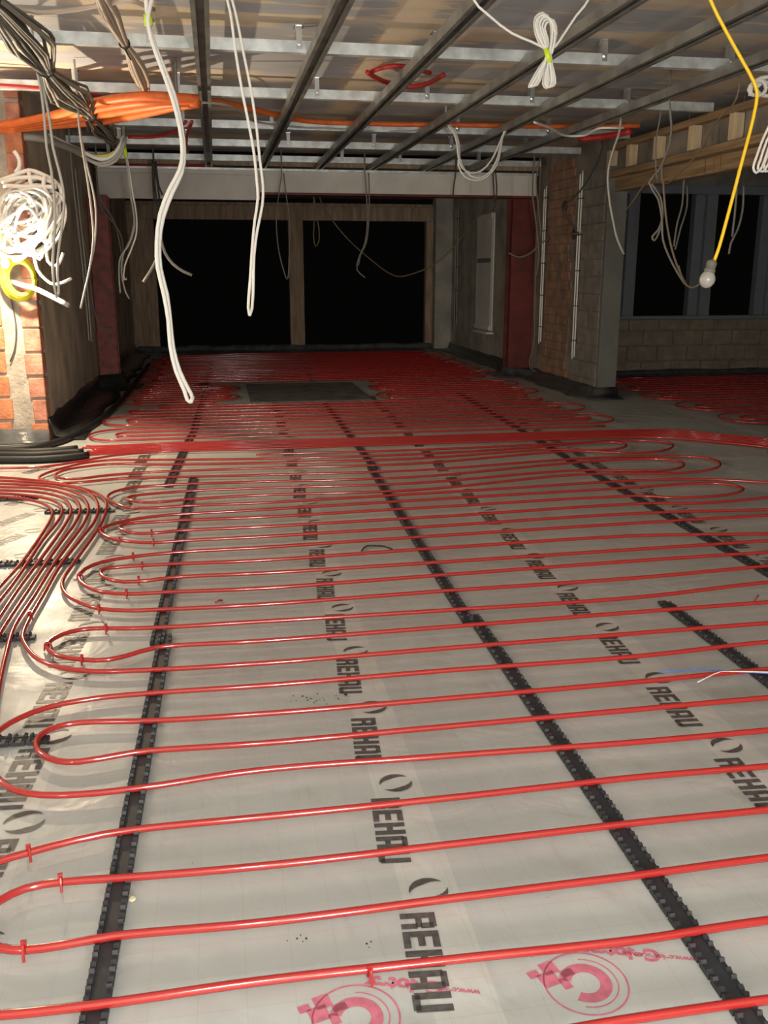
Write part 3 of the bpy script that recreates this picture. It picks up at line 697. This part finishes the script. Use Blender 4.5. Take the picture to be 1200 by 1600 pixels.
# ------------------------------------------------------------------ cables
def P(pts, Y):
    n = len(pts)
    return [at(a, b, Y if not isinstance(Y, tuple) else Y[0]+(Y[1]-Y[0])*i/(n-1)) for i, (a, b) in enumerate(pts)]
def cable(label, strands, Y, r, m, cat='cable', name='cable', tape=None, group=None, top=None):
    """strands: pixel polylines at depth Y. One strand -> one mesh; more -> an Empty with strand parts."""
    # carry every hanging strand up to the ceiling steel it hangs from
    S2 = []
    for s in strands:
        y0 = Y[0] if isinstance(Y, tuple) else Y; p = at(*s[0], y0)
        S2.append(p.z)
    lift = max(S2)
    if len(strands) == 1 and not tape:
        q_ = P(strands[0], Y)
        if 2.3 < lift < 2.93: q_ = [Vector((q_[0].x, q_[0].y, 2.94 if q_[0].y < 12.8 else 2.77))]+q_
        o = tube(name, q_, r, m); return tag(o, label, cat, group)
    t = empty(name, P(strands[0], Y)[0]); tag(t, label, cat, group); bpy.context.view_layer.update()
    for i, s in enumerate(strands):
        q_ = [v-t.location for v in P(s, Y if isinstance(Y, tuple) else Y+.012*(i % 3))]
        if i <= (1 if tape else 0) and 2.3 < lift < 2.93: q_ = [Vector((q_[0].x, q_[0].y, (2.94 if t.location.y < 12.8 else 2.77)-t.location.z))]+q_
        tube('strand', q_, r, m[i % len(m)] if isinstance(m, list) else m, t)
    if tape:
        for (a, b, c, d) in tape:
            u = [v-t.location for v in P([(a, b), (c, d)], Y if not isinstance(Y, tuple) else Y[0])]
            tube('marker_tape', u, r*2.1, 'tape', t, sides=10)
    return t
# the two long white tails in front
cable('long white cable tail hanging from a yellow-green tape, its folded end lowest of all', [
    [(240, -25), (236, 5), (231, 28), (236, 60), (250, 100), (268, 150), (281, 200), (285, 240), (281, 265), (265, 295), (250, 335), (245, 380), (247, 420), (256, 460), (263, 500), (266, 540), (275, 580), (288, 610), (293, 625), (298, 628)],
    [(231, 30), (239, 62), (254, 100), (273, 150), (284, 200), (288, 240), (284, 270), (270, 300), (255, 340), (249, 380), (251, 420), (261, 460), (266, 500), (271, 545), (281, 580), (294, 607), (301, 622), (298, 628)]], (4.5, 4.1), .0088, 'cable_white', tape=[(230.5, 23, 232.5, 40)])
cable('white doubled cable tail with folded tip hanging in front of the left dark opening', [
    [(350, -25), (360, 20), (368, 80), (378, 140), (390, 200), (397, 240), (401, 280), (403, 310), (398, 345), (394, 390), (391, 440), (388, 480), (390, 493)],
    [(356, -25), (368, 20), (380, 80), (392, 140), (401, 200), (406, 250), (411, 290), (410, 320), (402, 360), (397, 400), (396, 440), (394, 482), (390, 493)]], (4.6, 4.3), .0062, 'cable_white')
# coiled hank at the top right
hk = []
for i in range(4):                                    # long narrow turns, pinched at the tape
    j = i-1.5; hk.append([(857+j, 88), (846+j*3, 108), (835+j*3.5, 128), (830+j*2.5, 136-i), (836+j*2, 133), (846+j*1.5, 112), (855+j, 88), (851+j*3, 60), (845+j*4, 36+i*3), (850+j*3, 23+i*4), (858+j*2, 24+i*3.5), (864+j*2, 42), (862+j, 66), (859+j, 88), (862+j*2, 112), (863+j*3, 130), (858+j*3, 138-i), (853+j*3, 131), (855+j*2, 110), (858, 88), (848+j*4, 66), (838+j*2, 42), (840+j*2, 27+i*3), (849+j, 20+i*3), (862+j*2, 32), (868+j, 52), (862, 84)])
hc = cable('white cable hank tied with yellow-green tape, hanging between the right ceiling channels', [[(735, -8), (765, 25), (800, 52), (830, 65), (857, 78)], [(925, -10), (900, 25), (880, 55), (868, 72), (857, 80)]]+hk, 4.5, .0058, 'cable_white', tape=[(853, 76, 859, 98)])
hk = [[(1300, -60), (1262, 40), (1235, 120), (1205, 190), (1193, 215), (1182, 245), (1177, 262), (1181, 270), (1190, 262), (1198, 240), (1210, 205)], [(1215, 190), (1198, 220), (1188, 250), (1184, 264), (1192, 268), (1201, 255), (1215, 220)], [(1220, 200), (1205, 232), (1194, 256), (1196, 268), (1206, 262), (1220, 232)]]
cable('white cable hank at the right edge beside the yellow lamp cable', hk, 4.3, .006, 'cable_white')
cable('white cable loop hanging below the orange conduit, right of centre', [
    [(697, 193), (708, 205), (714, 225), (716, 245), (722, 262), (735, 270), (752, 267), (768, 250), (780, 225), (790, 202), (800, 192)],
    [(700, 193), (712, 210), (716, 235), (722, 258), (734, 274), (750, 278), (766, 268), (778, 245), (785, 215), (798, 193)],
    [(700, 192), (714, 212), (718, 240), (716, 258), (726, 276), (742, 282), (760, 277), (776, 258), (783, 230), (788, 205), (802, 190)]], 9.0, .0085, 'cable_white')
# lamp on the yellow cable
yl = tag(empty('pendant_lamp', at(1105, 437, 3.6)), 'unlit bare bulb hanging on a bright yellow cable at the right', 'lamp'); bpy.context.view_layer.update()
yc = P([(1100, -40), (1110, 0), (1135, 50), (1160, 95), (1178, 128), (1183, 145), (1181, 165), (1172, 205), (1160, 250), (1147, 300), (1135, 345), (1124, 385), (1116, 408)], 3.6)
yc = [Vector((yc[0].x, yc[0].y, 2.94))]+yc
tube('cord', [v-yl.location for v in yc], .0068, 'yellow', yl)
dirv = (at(1113, 408, 3.6)-at(1105, 437, 3.6)).normalized(); rq = Vector((0, 0, 1)).rotation_difference(dirv).to_euler()
lathe('bulb', [(.003, -.034), (.013, -.031), (.023, -.023), (.030, -.010), (.032, .002), (.029, .015), (.022, .026), (.015, .034)], 'bulb_glass', yl, rot=rq)
lathe('lamp_holder', [(.014, .028), (.022, .029), (.022, .042), (.019, .044), (.021, .066), (.018, .074), (.008, .080)], 'lamp_holder', yl, rot=rq)
cable('small grey-white cable knot hooked on the yellow lamp cable', [[(1172, 150), (1176, 130), (1190, 126), (1197, 138), (1190, 148), (1176, 148), (1170, 140), (1178, 128), (1200, 120), (1215, 132)], [(1180, 138), (1195, 128), (1210, 140), (1200, 150), (1185, 145), (1180, 132), (1205, 118)]], 3.62, .008, 'cable_grey')
# ceiling bundles
def bundle(label, path, z, n, spread, ties, mats, r):
    """strands bunch up at the ties and belly out between them"""
    B = [fl(a, b, z) for a, b in path]; t = empty('cable_bundle', B[0]); tag(t, label, 'cable bundle'); bpy.context.view_layer.update()
    Q = smooth_path(B, .12, 8); N_ = len(Q)
    for i in range(n):
        a = random.uniform(0, 6.28); rad = random.uniform(.25, 1); pts = []
        for k, q in enumerate(Q):
            u = k/(N_-1); d = min(abs(u-tt) for tt in ties); s = spread*(.28+min(1, d*5.5))
            aa = a+u*random.uniform(.2, .5)
            pts.append(q-B[0]+Vector((s*rad*math.cos(aa), 0, s*rad*math.sin(aa)*.7)))
        tube('strand', pts, r, random.choice(mats), t, sides=6, smooth=False)
    for tt in ties:
        if 0 < tt < 1:
            k = int(tt*(N_-1)); q = Q[k]-B[0]; d = (Q[k+1]-Q[k]).normalized(); u = Vector((1, 0, 0)); w_ = d.cross(u).normalized(); s = spread*.36+r
            tube('tie_wrap', [q+u*(s*math.cos(x))+w_*(s*math.sin(x)) for x in np.linspace(0, 6.4, 13)], .006, 'tie', t, sides=6)
            tube('tie_tail', [q+w_*s, q+Vector((.03, 0, -s-.06))], .005, 'tie', t, sides=6, smooth=False)
bundle('dark grey cable bundle with ties sagging below the ceiling at the top left', [(-60, -30), (-20, -5), (20, 35), (45, 62), (62, 90), (80, 120), (108, 148), (128, 165), (150, 190), (178, 222)], 2.63, 30, .12, (.06, .36, .70, .97), ['bundle_a', 'bundle_a', 'bundle_b', 'bundle_c'], .0105)
bundle('flat bundle of pale and red cables under the ceiling, left of the hanging white tail', [(140, -40), (160, 0), (172, 25), (190, 60), (207, 90), (220, 120), (230, 150), (238, 176)], 2.72, 14, .045, (0.0, .35, .8), ['bundle_pale', 'bundle_pale', 'bundle_b', 'red_conduit', 'bundle_pale'], .011)
def ceil_tube(name, label, path, z, r, m, cat):
    n = len(path)-1; za, zb = z if isinstance(z, tuple) else (z, z)
    return tag(tube(name, [fl(a, b, za+(zb-za)*min(1, 2.5*i/n)) for i, (a, b) in enumerate(path)], r, m, sides=10), label, cat)
ceil_tube('conduit', 'orange flexible conduit running across under the ceiling rails', [(-40, 204), (40, 191), (110, 178), (180, 163), (240, 157), (300, 156), (350, 160), (400, 172), (440, 181), (480, 189), (540, 192), (620, 194), (700, 195), (800, 196.5), (900, 198), (1000, 196)], (2.58, 2.835), .024, 'orange', 'conduit')
for i, lab in enumerate(('thick orange conduit in the wide fan at the upper left, topmost', 'second orange conduit in the wide fan at the upper left', 'third orange conduit in the wide fan at the upper left', 'lowest orange conduit in the wide fan at the upper left')):
    o_ = i*8
    ceil_tube('conduit', lab, [(-50, 203+i), (40, 190+i*3), (100, 176+i*6), (150, 160+i*10), (200, 152+i*10), (240, 150+i*8), (270, 152+i*5), (310, 155+i*2)], (2.56-.008*i, 2.66-.01*i), .033, 'orange', 'conduit')
ceil_tube('conduit', 'thin dark red conduit at the upper left behind the dark cable bundle', [(-40, 131), (30, 135), (90, 140), (130, 145), (160, 152), (185, 157)], 2.80, .014, 'red_conduit', 'conduit')
ceil_tube('conduit', 'short red conduit left of the long white tail, below the orange one', [(200, 214), (230, 214.5), (255, 211), (275, 204), (290, 190)], 2.77, .016, 'red_conduit', 'conduit')
ceil_tube('conduit', 'red conduit stub curling down beside the leftmost ceiling channel', [(300, 190), (294, 205), (291, 222), (294, 238)], 2.74, .016, 'red_conduit', 'conduit')
ceil_tube('conduit', 'thin red pipe far back above the beam on the left', [(180, 258), (230, 258), (280, 259), (330, 258)], 2.76, .018, 'red_conduit', 'conduit')
hp = [(575, 115), (590, 108), (615, 103), (640, 105), (665, 112), (672, 114)]; hp2 = [(574, 113), (585, 120), (605, 129), (635, 135.5), (660, 133), (678, 126), (693, 117)]
t = empty('conduit_hoop', fl(575, 115, 2.9)); tag(t, 'red conduit hoop lying between ceiling and rails at the top centre', 'conduit'); bpy.context.view_layer.update()
tube('arc', [fl(a, b, 2.9)-t.location for a, b in hp], .017, 'red_conduit', t); tube('arc', [fl(a, b, 2.88)-t.location for a, b in hp2], .019, 'red_conduit', t)
ceil_tube('conduit', 'red conduit end at the far right of the orange run', [(905, 217), (940, 214), (965, 210), (985, 205)], 2.74, .03, 'red_conduit', 'conduit')
ceil_tube('cable', 'pale cable following the orange conduit along the ceiling', [(250, 165), (300, 160), (350, 163), (380, 176), (400, 190), (460, 198), (540, 202), (600, 205), (650, 204), (700, 195)], (2.68, 2.80), .009, 'cable_grey', 'cable')
ceil_tube('cable', 'white twisted cable running along the right end of the orange conduit', [(835, 191), (860, 200), (885, 212), (910, 212), (940, 200), (975, 200)], 2.71, .011, 'cable_white', 'cable')
ceil_tube('cable', 'slack pale cable across the top left corner', [(-20, -2), (20, 12), (60, 19), (100, 17), (140, 11), (175, 5), (200, 0), (240, 15)], 2.72, .012, 'bundle_pale', 'cable')
ceil_tube('cable', 'wide grey flat cable run along the left ceiling edge', [(-40, 217), (20, 213), (60, 216), (95, 226), (130, 240)], 2.53, .03, 'cable_grey', 'cable')
cable('sagging loop of white and yellow cables below the dark bundle end', [[(70, 214), (100, 228), (130, 245), (155, 255), (175, 250), (188, 235), (195, 215)], [(75, 210), (105, 224), (135, 241), (158, 250), (176, 244), (188, 228), (193, 212)], [(125, 238), (145, 243), (160, 244), (175, 240), (183, 232)], [(80, 214), (110, 232), (138, 250), (160, 259), (180, 252), (190, 238), (197, 214)], [(65, 212), (98, 222), (130, 236), (150, 246), (170, 246), (184, 232), (190, 214)]], 9.6, .013, ['cable_grey', 'cable_white', 'yellow_coil', 'cable_grey', 'cable_white'])
# hanging tails on the left
cable('grey cable pair with yellow-green tape hanging before the white coil on the left', [[(54, 90), (64, 140), (70, 190), (73, 230), (80, 265), (85, 310), (86, 350), (83, 400), (84, 440), (88, 462)], [(56, 90), (68, 140), (78, 190), (83, 230), (92, 265), (100, 305), (98, 345), (92, 390), (90, 430), (92, 458), (87, 465)]], 6.4, .0085, 'cable_grey', tape=[(53, 82, 57, 96)])
cable('thin grey cable pair hanging in front of the left red column', [[(121, 160), (124, 200), (130, 240), (138, 290), (143, 330), (146, 370), (140, 420), (131, 460), (126, 482)], [(121, 160), (125, 205), (134, 250), (146, 300), (150, 330), (148, 380), (138, 430)]], 7.6, .0075, 'cable_grey')
cable('pair of thin white conduits down the left wall beside the red column', [[(112, 262), (118, 320), (127, 400), (135, 480), (139, 532)], [(117, 262), (123, 320), (132, 400), (139, 480), (143, 534)]], 10.9, .008, 'cable_grey', cat='conduit', name='wall_conduit')
cable('white cable tail with small yellow-green tip behind the long white tail', [[(194, 228), (199, 260), (204, 300), (208, 330), (210, 355), (200, 385), (188, 402), (186, 430), (188, 458)], [(195, 228), (201, 262), (207, 300), (213, 335), (213, 365), (203, 395), (195, 415), (194, 438), (198, 435)], [(204, 310), (210, 335), (205, 370), (192, 400), (190, 425), (196, 455), (202, 467)]], 10.2, .009, ['cable_grey', 'cable_white', 'cable_grey'], tape=[(194, 226, 197, 246)])
cable('thin grey cables crossing the left red column near the beam', [[(155, 305), (165, 325), (178, 345), (186, 375), (191, 410), (190, 440)], [(153, 305), (160, 330), (172, 342), (182, 355), (190, 370), (193, 410)]], 11.8, .010, 'cable_dim')
cable('thin cable drooping across the left red column to mid height', [[(110, 258), (128, 350), (141, 440), (146, 480), (155, 505), (165, 514), (176, 514)]], 11.9, .009, 'cable_dim')
cable('grey cable tail bending right behind the long white tail', [[(276, 140), (284, 200), (284, 250), (262, 305), (250, 350), (252, 375), (258, 395), (270, 412), (285, 423), (300, 430)]], 7.4, .011, 'cable_dim')
cable('grey cable tail bending left behind the long white tail', [[(274, 145), (282, 200), (284, 245), (266, 300), (251, 345), (248, 395), (240, 415), (224, 441)]], 7.6, .011, 'cable_dim')
cable('dark cable cluster hanging over the pale beam on the left', [[(240, 250), (242, 290), (246, 320), (250, 335)], [(238, 250), (239, 285), (241, 315)], [(243, 252), (248, 290), (254, 305)], [(240, 255), (245, 280), (250, 318)]], 11.6, .011, 'cable_dark')
# tails at the far beam
cable('thin grey cable loop hanging before the left dark opening near the middle post', [[(440, 270), (436, 300), (432, 340), (434, 380), (441, 415), (449, 437), (452, 400), (453, 345), (448, 310), (443, 270)]], 12.3, .0075, 'cable_dim')
cable('grey cable pair hanging before the right dark opening', [[(570, 270), (573, 310), (574, 350), (570, 380), (560, 405), (558, 422), (571, 434)], [(576, 270), (577, 310), (576, 350), (572, 380), (563, 400), (560, 415)]], 12.3, .0085, 'cable_dim')
cable('thin yellow cable loop below the beam right of the middle post', [[(490, 308), (491, 345), (490, 370), (493, 385), (498, 378), (498, 355), (493, 330), (491, 308)]], 13.4, .008, 'cable_brown')
cable('slack brown cable sagging across the right dark opening', [[(500, 310), (520, 345), (545, 375), (575, 402), (605, 425), (622, 432), (650, 426), (680, 412), (710, 385), (735, 352), (755, 330)]], 15.0, .010, 'cable_brown')
cable('short dark cables dangling over the right end of the beam', [[(712, 270), (709, 290), (708, 306)], [(770, 265), (771, 290), (773, 325)], [(774, 265), (776, 300), (770, 330)]], 12.4, .010, 'cable_dark')
# cables on the right
cable('grey cable tail hanging at the grey wall end', [[(968, 205), (958, 235), (950, 270), (952, 310), (958, 345), (965, 375), (975, 397)]], 8.4, .011, 'cable_grey')
cable('twisted grey cable cluster hanging before the right window, ending near the bulb', [[(1046, 150), (1049, 205), (1043, 235), (1028, 268), (1014, 285), (1028, 310), (1034, 340), (1036, 375), (1045, 400), (1058, 425), (1070, 444)], [(1036, 280), (1038, 310), (1042, 350), (1050, 390), (1060, 420), (1072, 445)], [(1018, 287), (1032, 308), (1035, 340), (1028, 360), (1019, 370), (1022, 376), (1029, 365), (1035, 345)], [(1060, 415), (1068, 440), (1078, 449), (1088, 447), (1096, 441)]], 7.2, .0085, ['cable_dim', 'cable_brown', 'cable_dim', 'cable_brown'])
cable('thin cable hanging from the rightmost ceiling channel past the studs', [[(1046, 170), (1049, 205), (1043, 235), (1034, 262), (1035, 285)]], 8.2, .009, 'cable_dim')
cable('second thin cable hanging past the studs, left of the other', [[(1032, 180), (1026, 215), (1025, 260), (1028, 285)]], 8.3, .008, 'cable_dim')
cable('thin brown string stretched from the right ceiling down to the brick wall', [[(1152, 150), (1120, 190), (1090, 240), (1060, 272), (1040, 287), (1015, 280), (985, 320), (960, 345), (925, 362), (890, 366)]], (6.6, 10.2), .007, 'cable_brown')
cable('dim cable pair hanging before the middle of the right window', [[(1070, 276), (1068, 290), (1066, 320), (1058, 350), (1053, 385)], [(1074, 290), (1073, 325), (1064, 355), (1055, 390)]], 9.0, .009, 'cable_dim')
cable('dim cable pair hanging right of the yellow lamp cable', [[(1154, 258), (1151, 300), (1148, 335), (1144, 370)], [(1162, 290), (1160, 330), (1152, 360), (1142, 380), (1139, 397)]], 8.0, .010, 'cable_dim')
cable('dark cable tangle hanging along the right red column', [[(835, 250), (832, 300), (838, 350), (842, 400), (838, 430)], [(845, 245), (838, 280), (842, 330), (846, 370)], [(795, 395), (810, 402), (830, 395), (845, 380), (860, 372)]], 12.2, .011, 'cable_dim')
cable('thin cable falling along the left edge of the right brick strip', [[(843, 300), (838, 380), (836, 470), (834, 540), (828, 560), (828, 572), (835, 580), (846, 577)]], 12.5, .008, 'cable_dim')
cable('dark cable hanging in a bow over the right wall boxes', [[(940, 235), (925, 270), (905, 300), (885, 320), (882, 335), (895, 352), (905, 368)]], 10.2, .010, 'cable_dark')
# conduits chased on the right wall
for (ya, yb, z0, z1, lab) in ((11.12, 11.19, .42, 2.62, 'pair of white conduits on the block strip of the right wall'), (12.38, 12.45, .52, 2.55, 'pair of white conduits between brick strip and red column on the right'), (17.05, 17.2, .5, 2.55, 'pair of thin conduits on the far right wall')):
    t = empty('wall_conduit', (XR-.02, ya, z0)); tag(t, lab, 'conduit')
    for j, y in enumerate((ya, yb)): tube('pipe', [(0, y-ya+.02*k/4, (z1-z0)*k/4-.03*j) for k in range(5)], .010, 'cable_grey' if ya > 16 else 'cable_white', t)
    for k in range(5): boxo('saddle', 'tie', -.014, .016, -.02, yb-ya+.03, .2+k*.42, .21+k*.42, t)
for i, (px, py, lab) in enumerate(((885, 322, 'dark junction hole with cables high on the right wall'), (900, 365, 'dark junction hole with cables lower on the right wall'))):
    p = fl(px, py, 0); r_ = ray(px, py); p = Vector((0, 0, H))+r_*(XR/r_.x)
    tag(MB().prism([(p.y+.07*math.cos(a), p.z+.07*math.sin(a)) for a in np.arange(0, 6.2, .7)], XR-.03, XR-.012, 'x').build('junction_box', 'cable_dark'), lab, 'junction box')

# ------------------------------------------------------------------ left lamp with the cable coils
LP = at(8, 412, 7.95)
ll = tag(empty('work_lamp', LP), 'lit bare work bulb glaring in front of the brick pier on the left', 'lamp'); bpy.context.view_layer.update()
lathe('bulb', [(.003, -.036), (.014, -.032), (.024, -.022), (.030, -.006), (.0305, .006), (.027, .020), (.019, .034), (.014, .044)], 'bulb_lit', ll)
lathe('lamp_holder', [(.015, .036), (.019, .038), (.020, .062), (.018, .074), (.008, .083)], 'lamp_holder', ll)
tube('cord', [(0, 0, .08), (-.02, .05, .3), (-.06, .06, .7), (-.06, .05, 1.2), (-.06, .05, 2.94-LP.z)], .006, 'yellow', ll)
lo = lamp('work_lamp_light', LP+Vector((0, -.06, 0)), LEFT_W, (1, .80, .55), .03)
yt = empty('cable_coil', at(28, 435, 8.30)); tag(yt, 'yellow cable coil around the glaring work lamp', 'cable coil'); bpy.context.view_layer.update()
for i in range(5):
    rr = .155-.012*i; tube('loop', [(rr*math.cos(a)*.9+.01*i, .02*math.sin(a*.5+i)-.02*i, rr*math.sin(a)*1.15) for a in np.linspace(0, 6.28, 25)], .011, 'yellow_coil', yt)
wc = empty('cable_coil', at(42, 335, 8.05)); tag(wc, 'big tangled white cable coil hanging beside the lit brick pier', 'cable coil'); bpy.context.view_layer.update()
def wpx(pts, dy=0): return [at(a, b, 8.05+dy)-wc.location for a, b in pts]
LO = [[(0, 282), (20, 275), (45, 266), (65, 272), (85, 283), (95, 295), (95, 310), (88, 320), (80, 318)], [(2, 285), (30, 278), (60, 278), (90, 288)], [(5, 290), (40, 292), (70, 292), (88, 292)], [(30, 300), (45, 308), (58, 322), (50, 328), (35, 320)], [(45, 268), (48, 285), (52, 300), (62, 300), (66, 312), (60, 325), (48, 330)], [(70, 275), (68, 290), (75, 305), (80, 325), (75, 338), (62, 345)], [(22, 236), (30, 248), (30, 262), (24, 270)]]
for i, l in enumerate(LO): tube('loop', wpx(l, -.03*(i % 3)), .017, 'cable_white', wc)
for i in range(26):
    cx, cz = random.gauss(0, .055), random.gauss(0, .06); ra, rb = random.uniform(.09, .26), random.uniform(.10, .30); tl = random.uniform(-1.1, -.4); ph = random.uniform(0, 6.28)
    pts = []
    for a in np.linspace(ph, ph+random.uniform(4.5, 6.6), 20):
        x, z = ra*math.cos(a)*.75, rb*math.sin(a); pts.append((cx+x*math.cos(tl)-z*math.sin(tl), random.uniform(-.01, .01)+.06*math.sin(a+i)-.03, cz-.02+x*math.sin(tl)+z*math.cos(tl)))
    tube('loop', pts, .0125, random.choice(['cable_white', 'cable_white', 'cable_grey']), wc, sides=6)
for l in ([(52, 385), (55, 398), (62, 405), (66, 398), (67, 390)], [(70, 365), (73, 390), (75, 408), (84, 415), (92, 412), (99, 395)], [(52, 390), (58, 420), (72, 437), (86, 445), (112, 435)], [(62, 370), (72, 380), (78, 372)], [(78, 380), (80, 360), (90, 345), (99, 332)]): tube('tail', wpx(l, -.05), .0125, 'cable_white', wc)
cable('grey stiff cable end pointing right below the white coil', [[(18, 440), (36, 446), (55, 451), (80, 463), (107, 477)]], (8.28, 7.8), .021, 'cable_grey')
cable('thin dark wire hanging down the lit brick pier', [[(15, 455), (20, 480), (25, 510), (23, 545), (16, 565)]], 8.475, .006, 'cable_dark')

# ------------------------------------------------------------------ hall lamps behind the camera (bare bulbs on yellow flex like the one in view), plus an added side bulb
def hall_lamp(loc, power, label):
    t = tag(empty('hall_lamp', loc), label, 'lamp', 'bare bulbs outside the frame')
    lathe('bulb', [(.003, -.036), (.024, -.022), (.030, 0), (.027, .020), (.014, .044)], 'bulb_lit_back', t)
    lathe('lamp_holder', [(.015, .036), (.020, .04), (.018, .074), (.008, .083)], 'lamp_holder', t)
    tube('cord', [(0, 0, .08), (0, .01, .3), (0, 0, 2.79-loc[2])], .006, 'yellow', t)
    lamp('hall_lamp_light', Vector(loc)+Vector((0, 0, -.08)), power, (1, .97, .92), .22)
hall_lamp((.7, -2.7, 1.15), BACK_W, 'lit bare bulb hanging close behind the camera')
hall_lamp((-2.5, -2.2, 1.25), BACK2_W, 'lit bare bulb hanging behind the camera on the left side')
hall_lamp((-3.1, 4.3, 1.85), SIDE_FILL_W, 'added fill bulb, unseen, hanging in the side bay left of the frame')  # fill lamp added to even out light on mid floor and ceiling
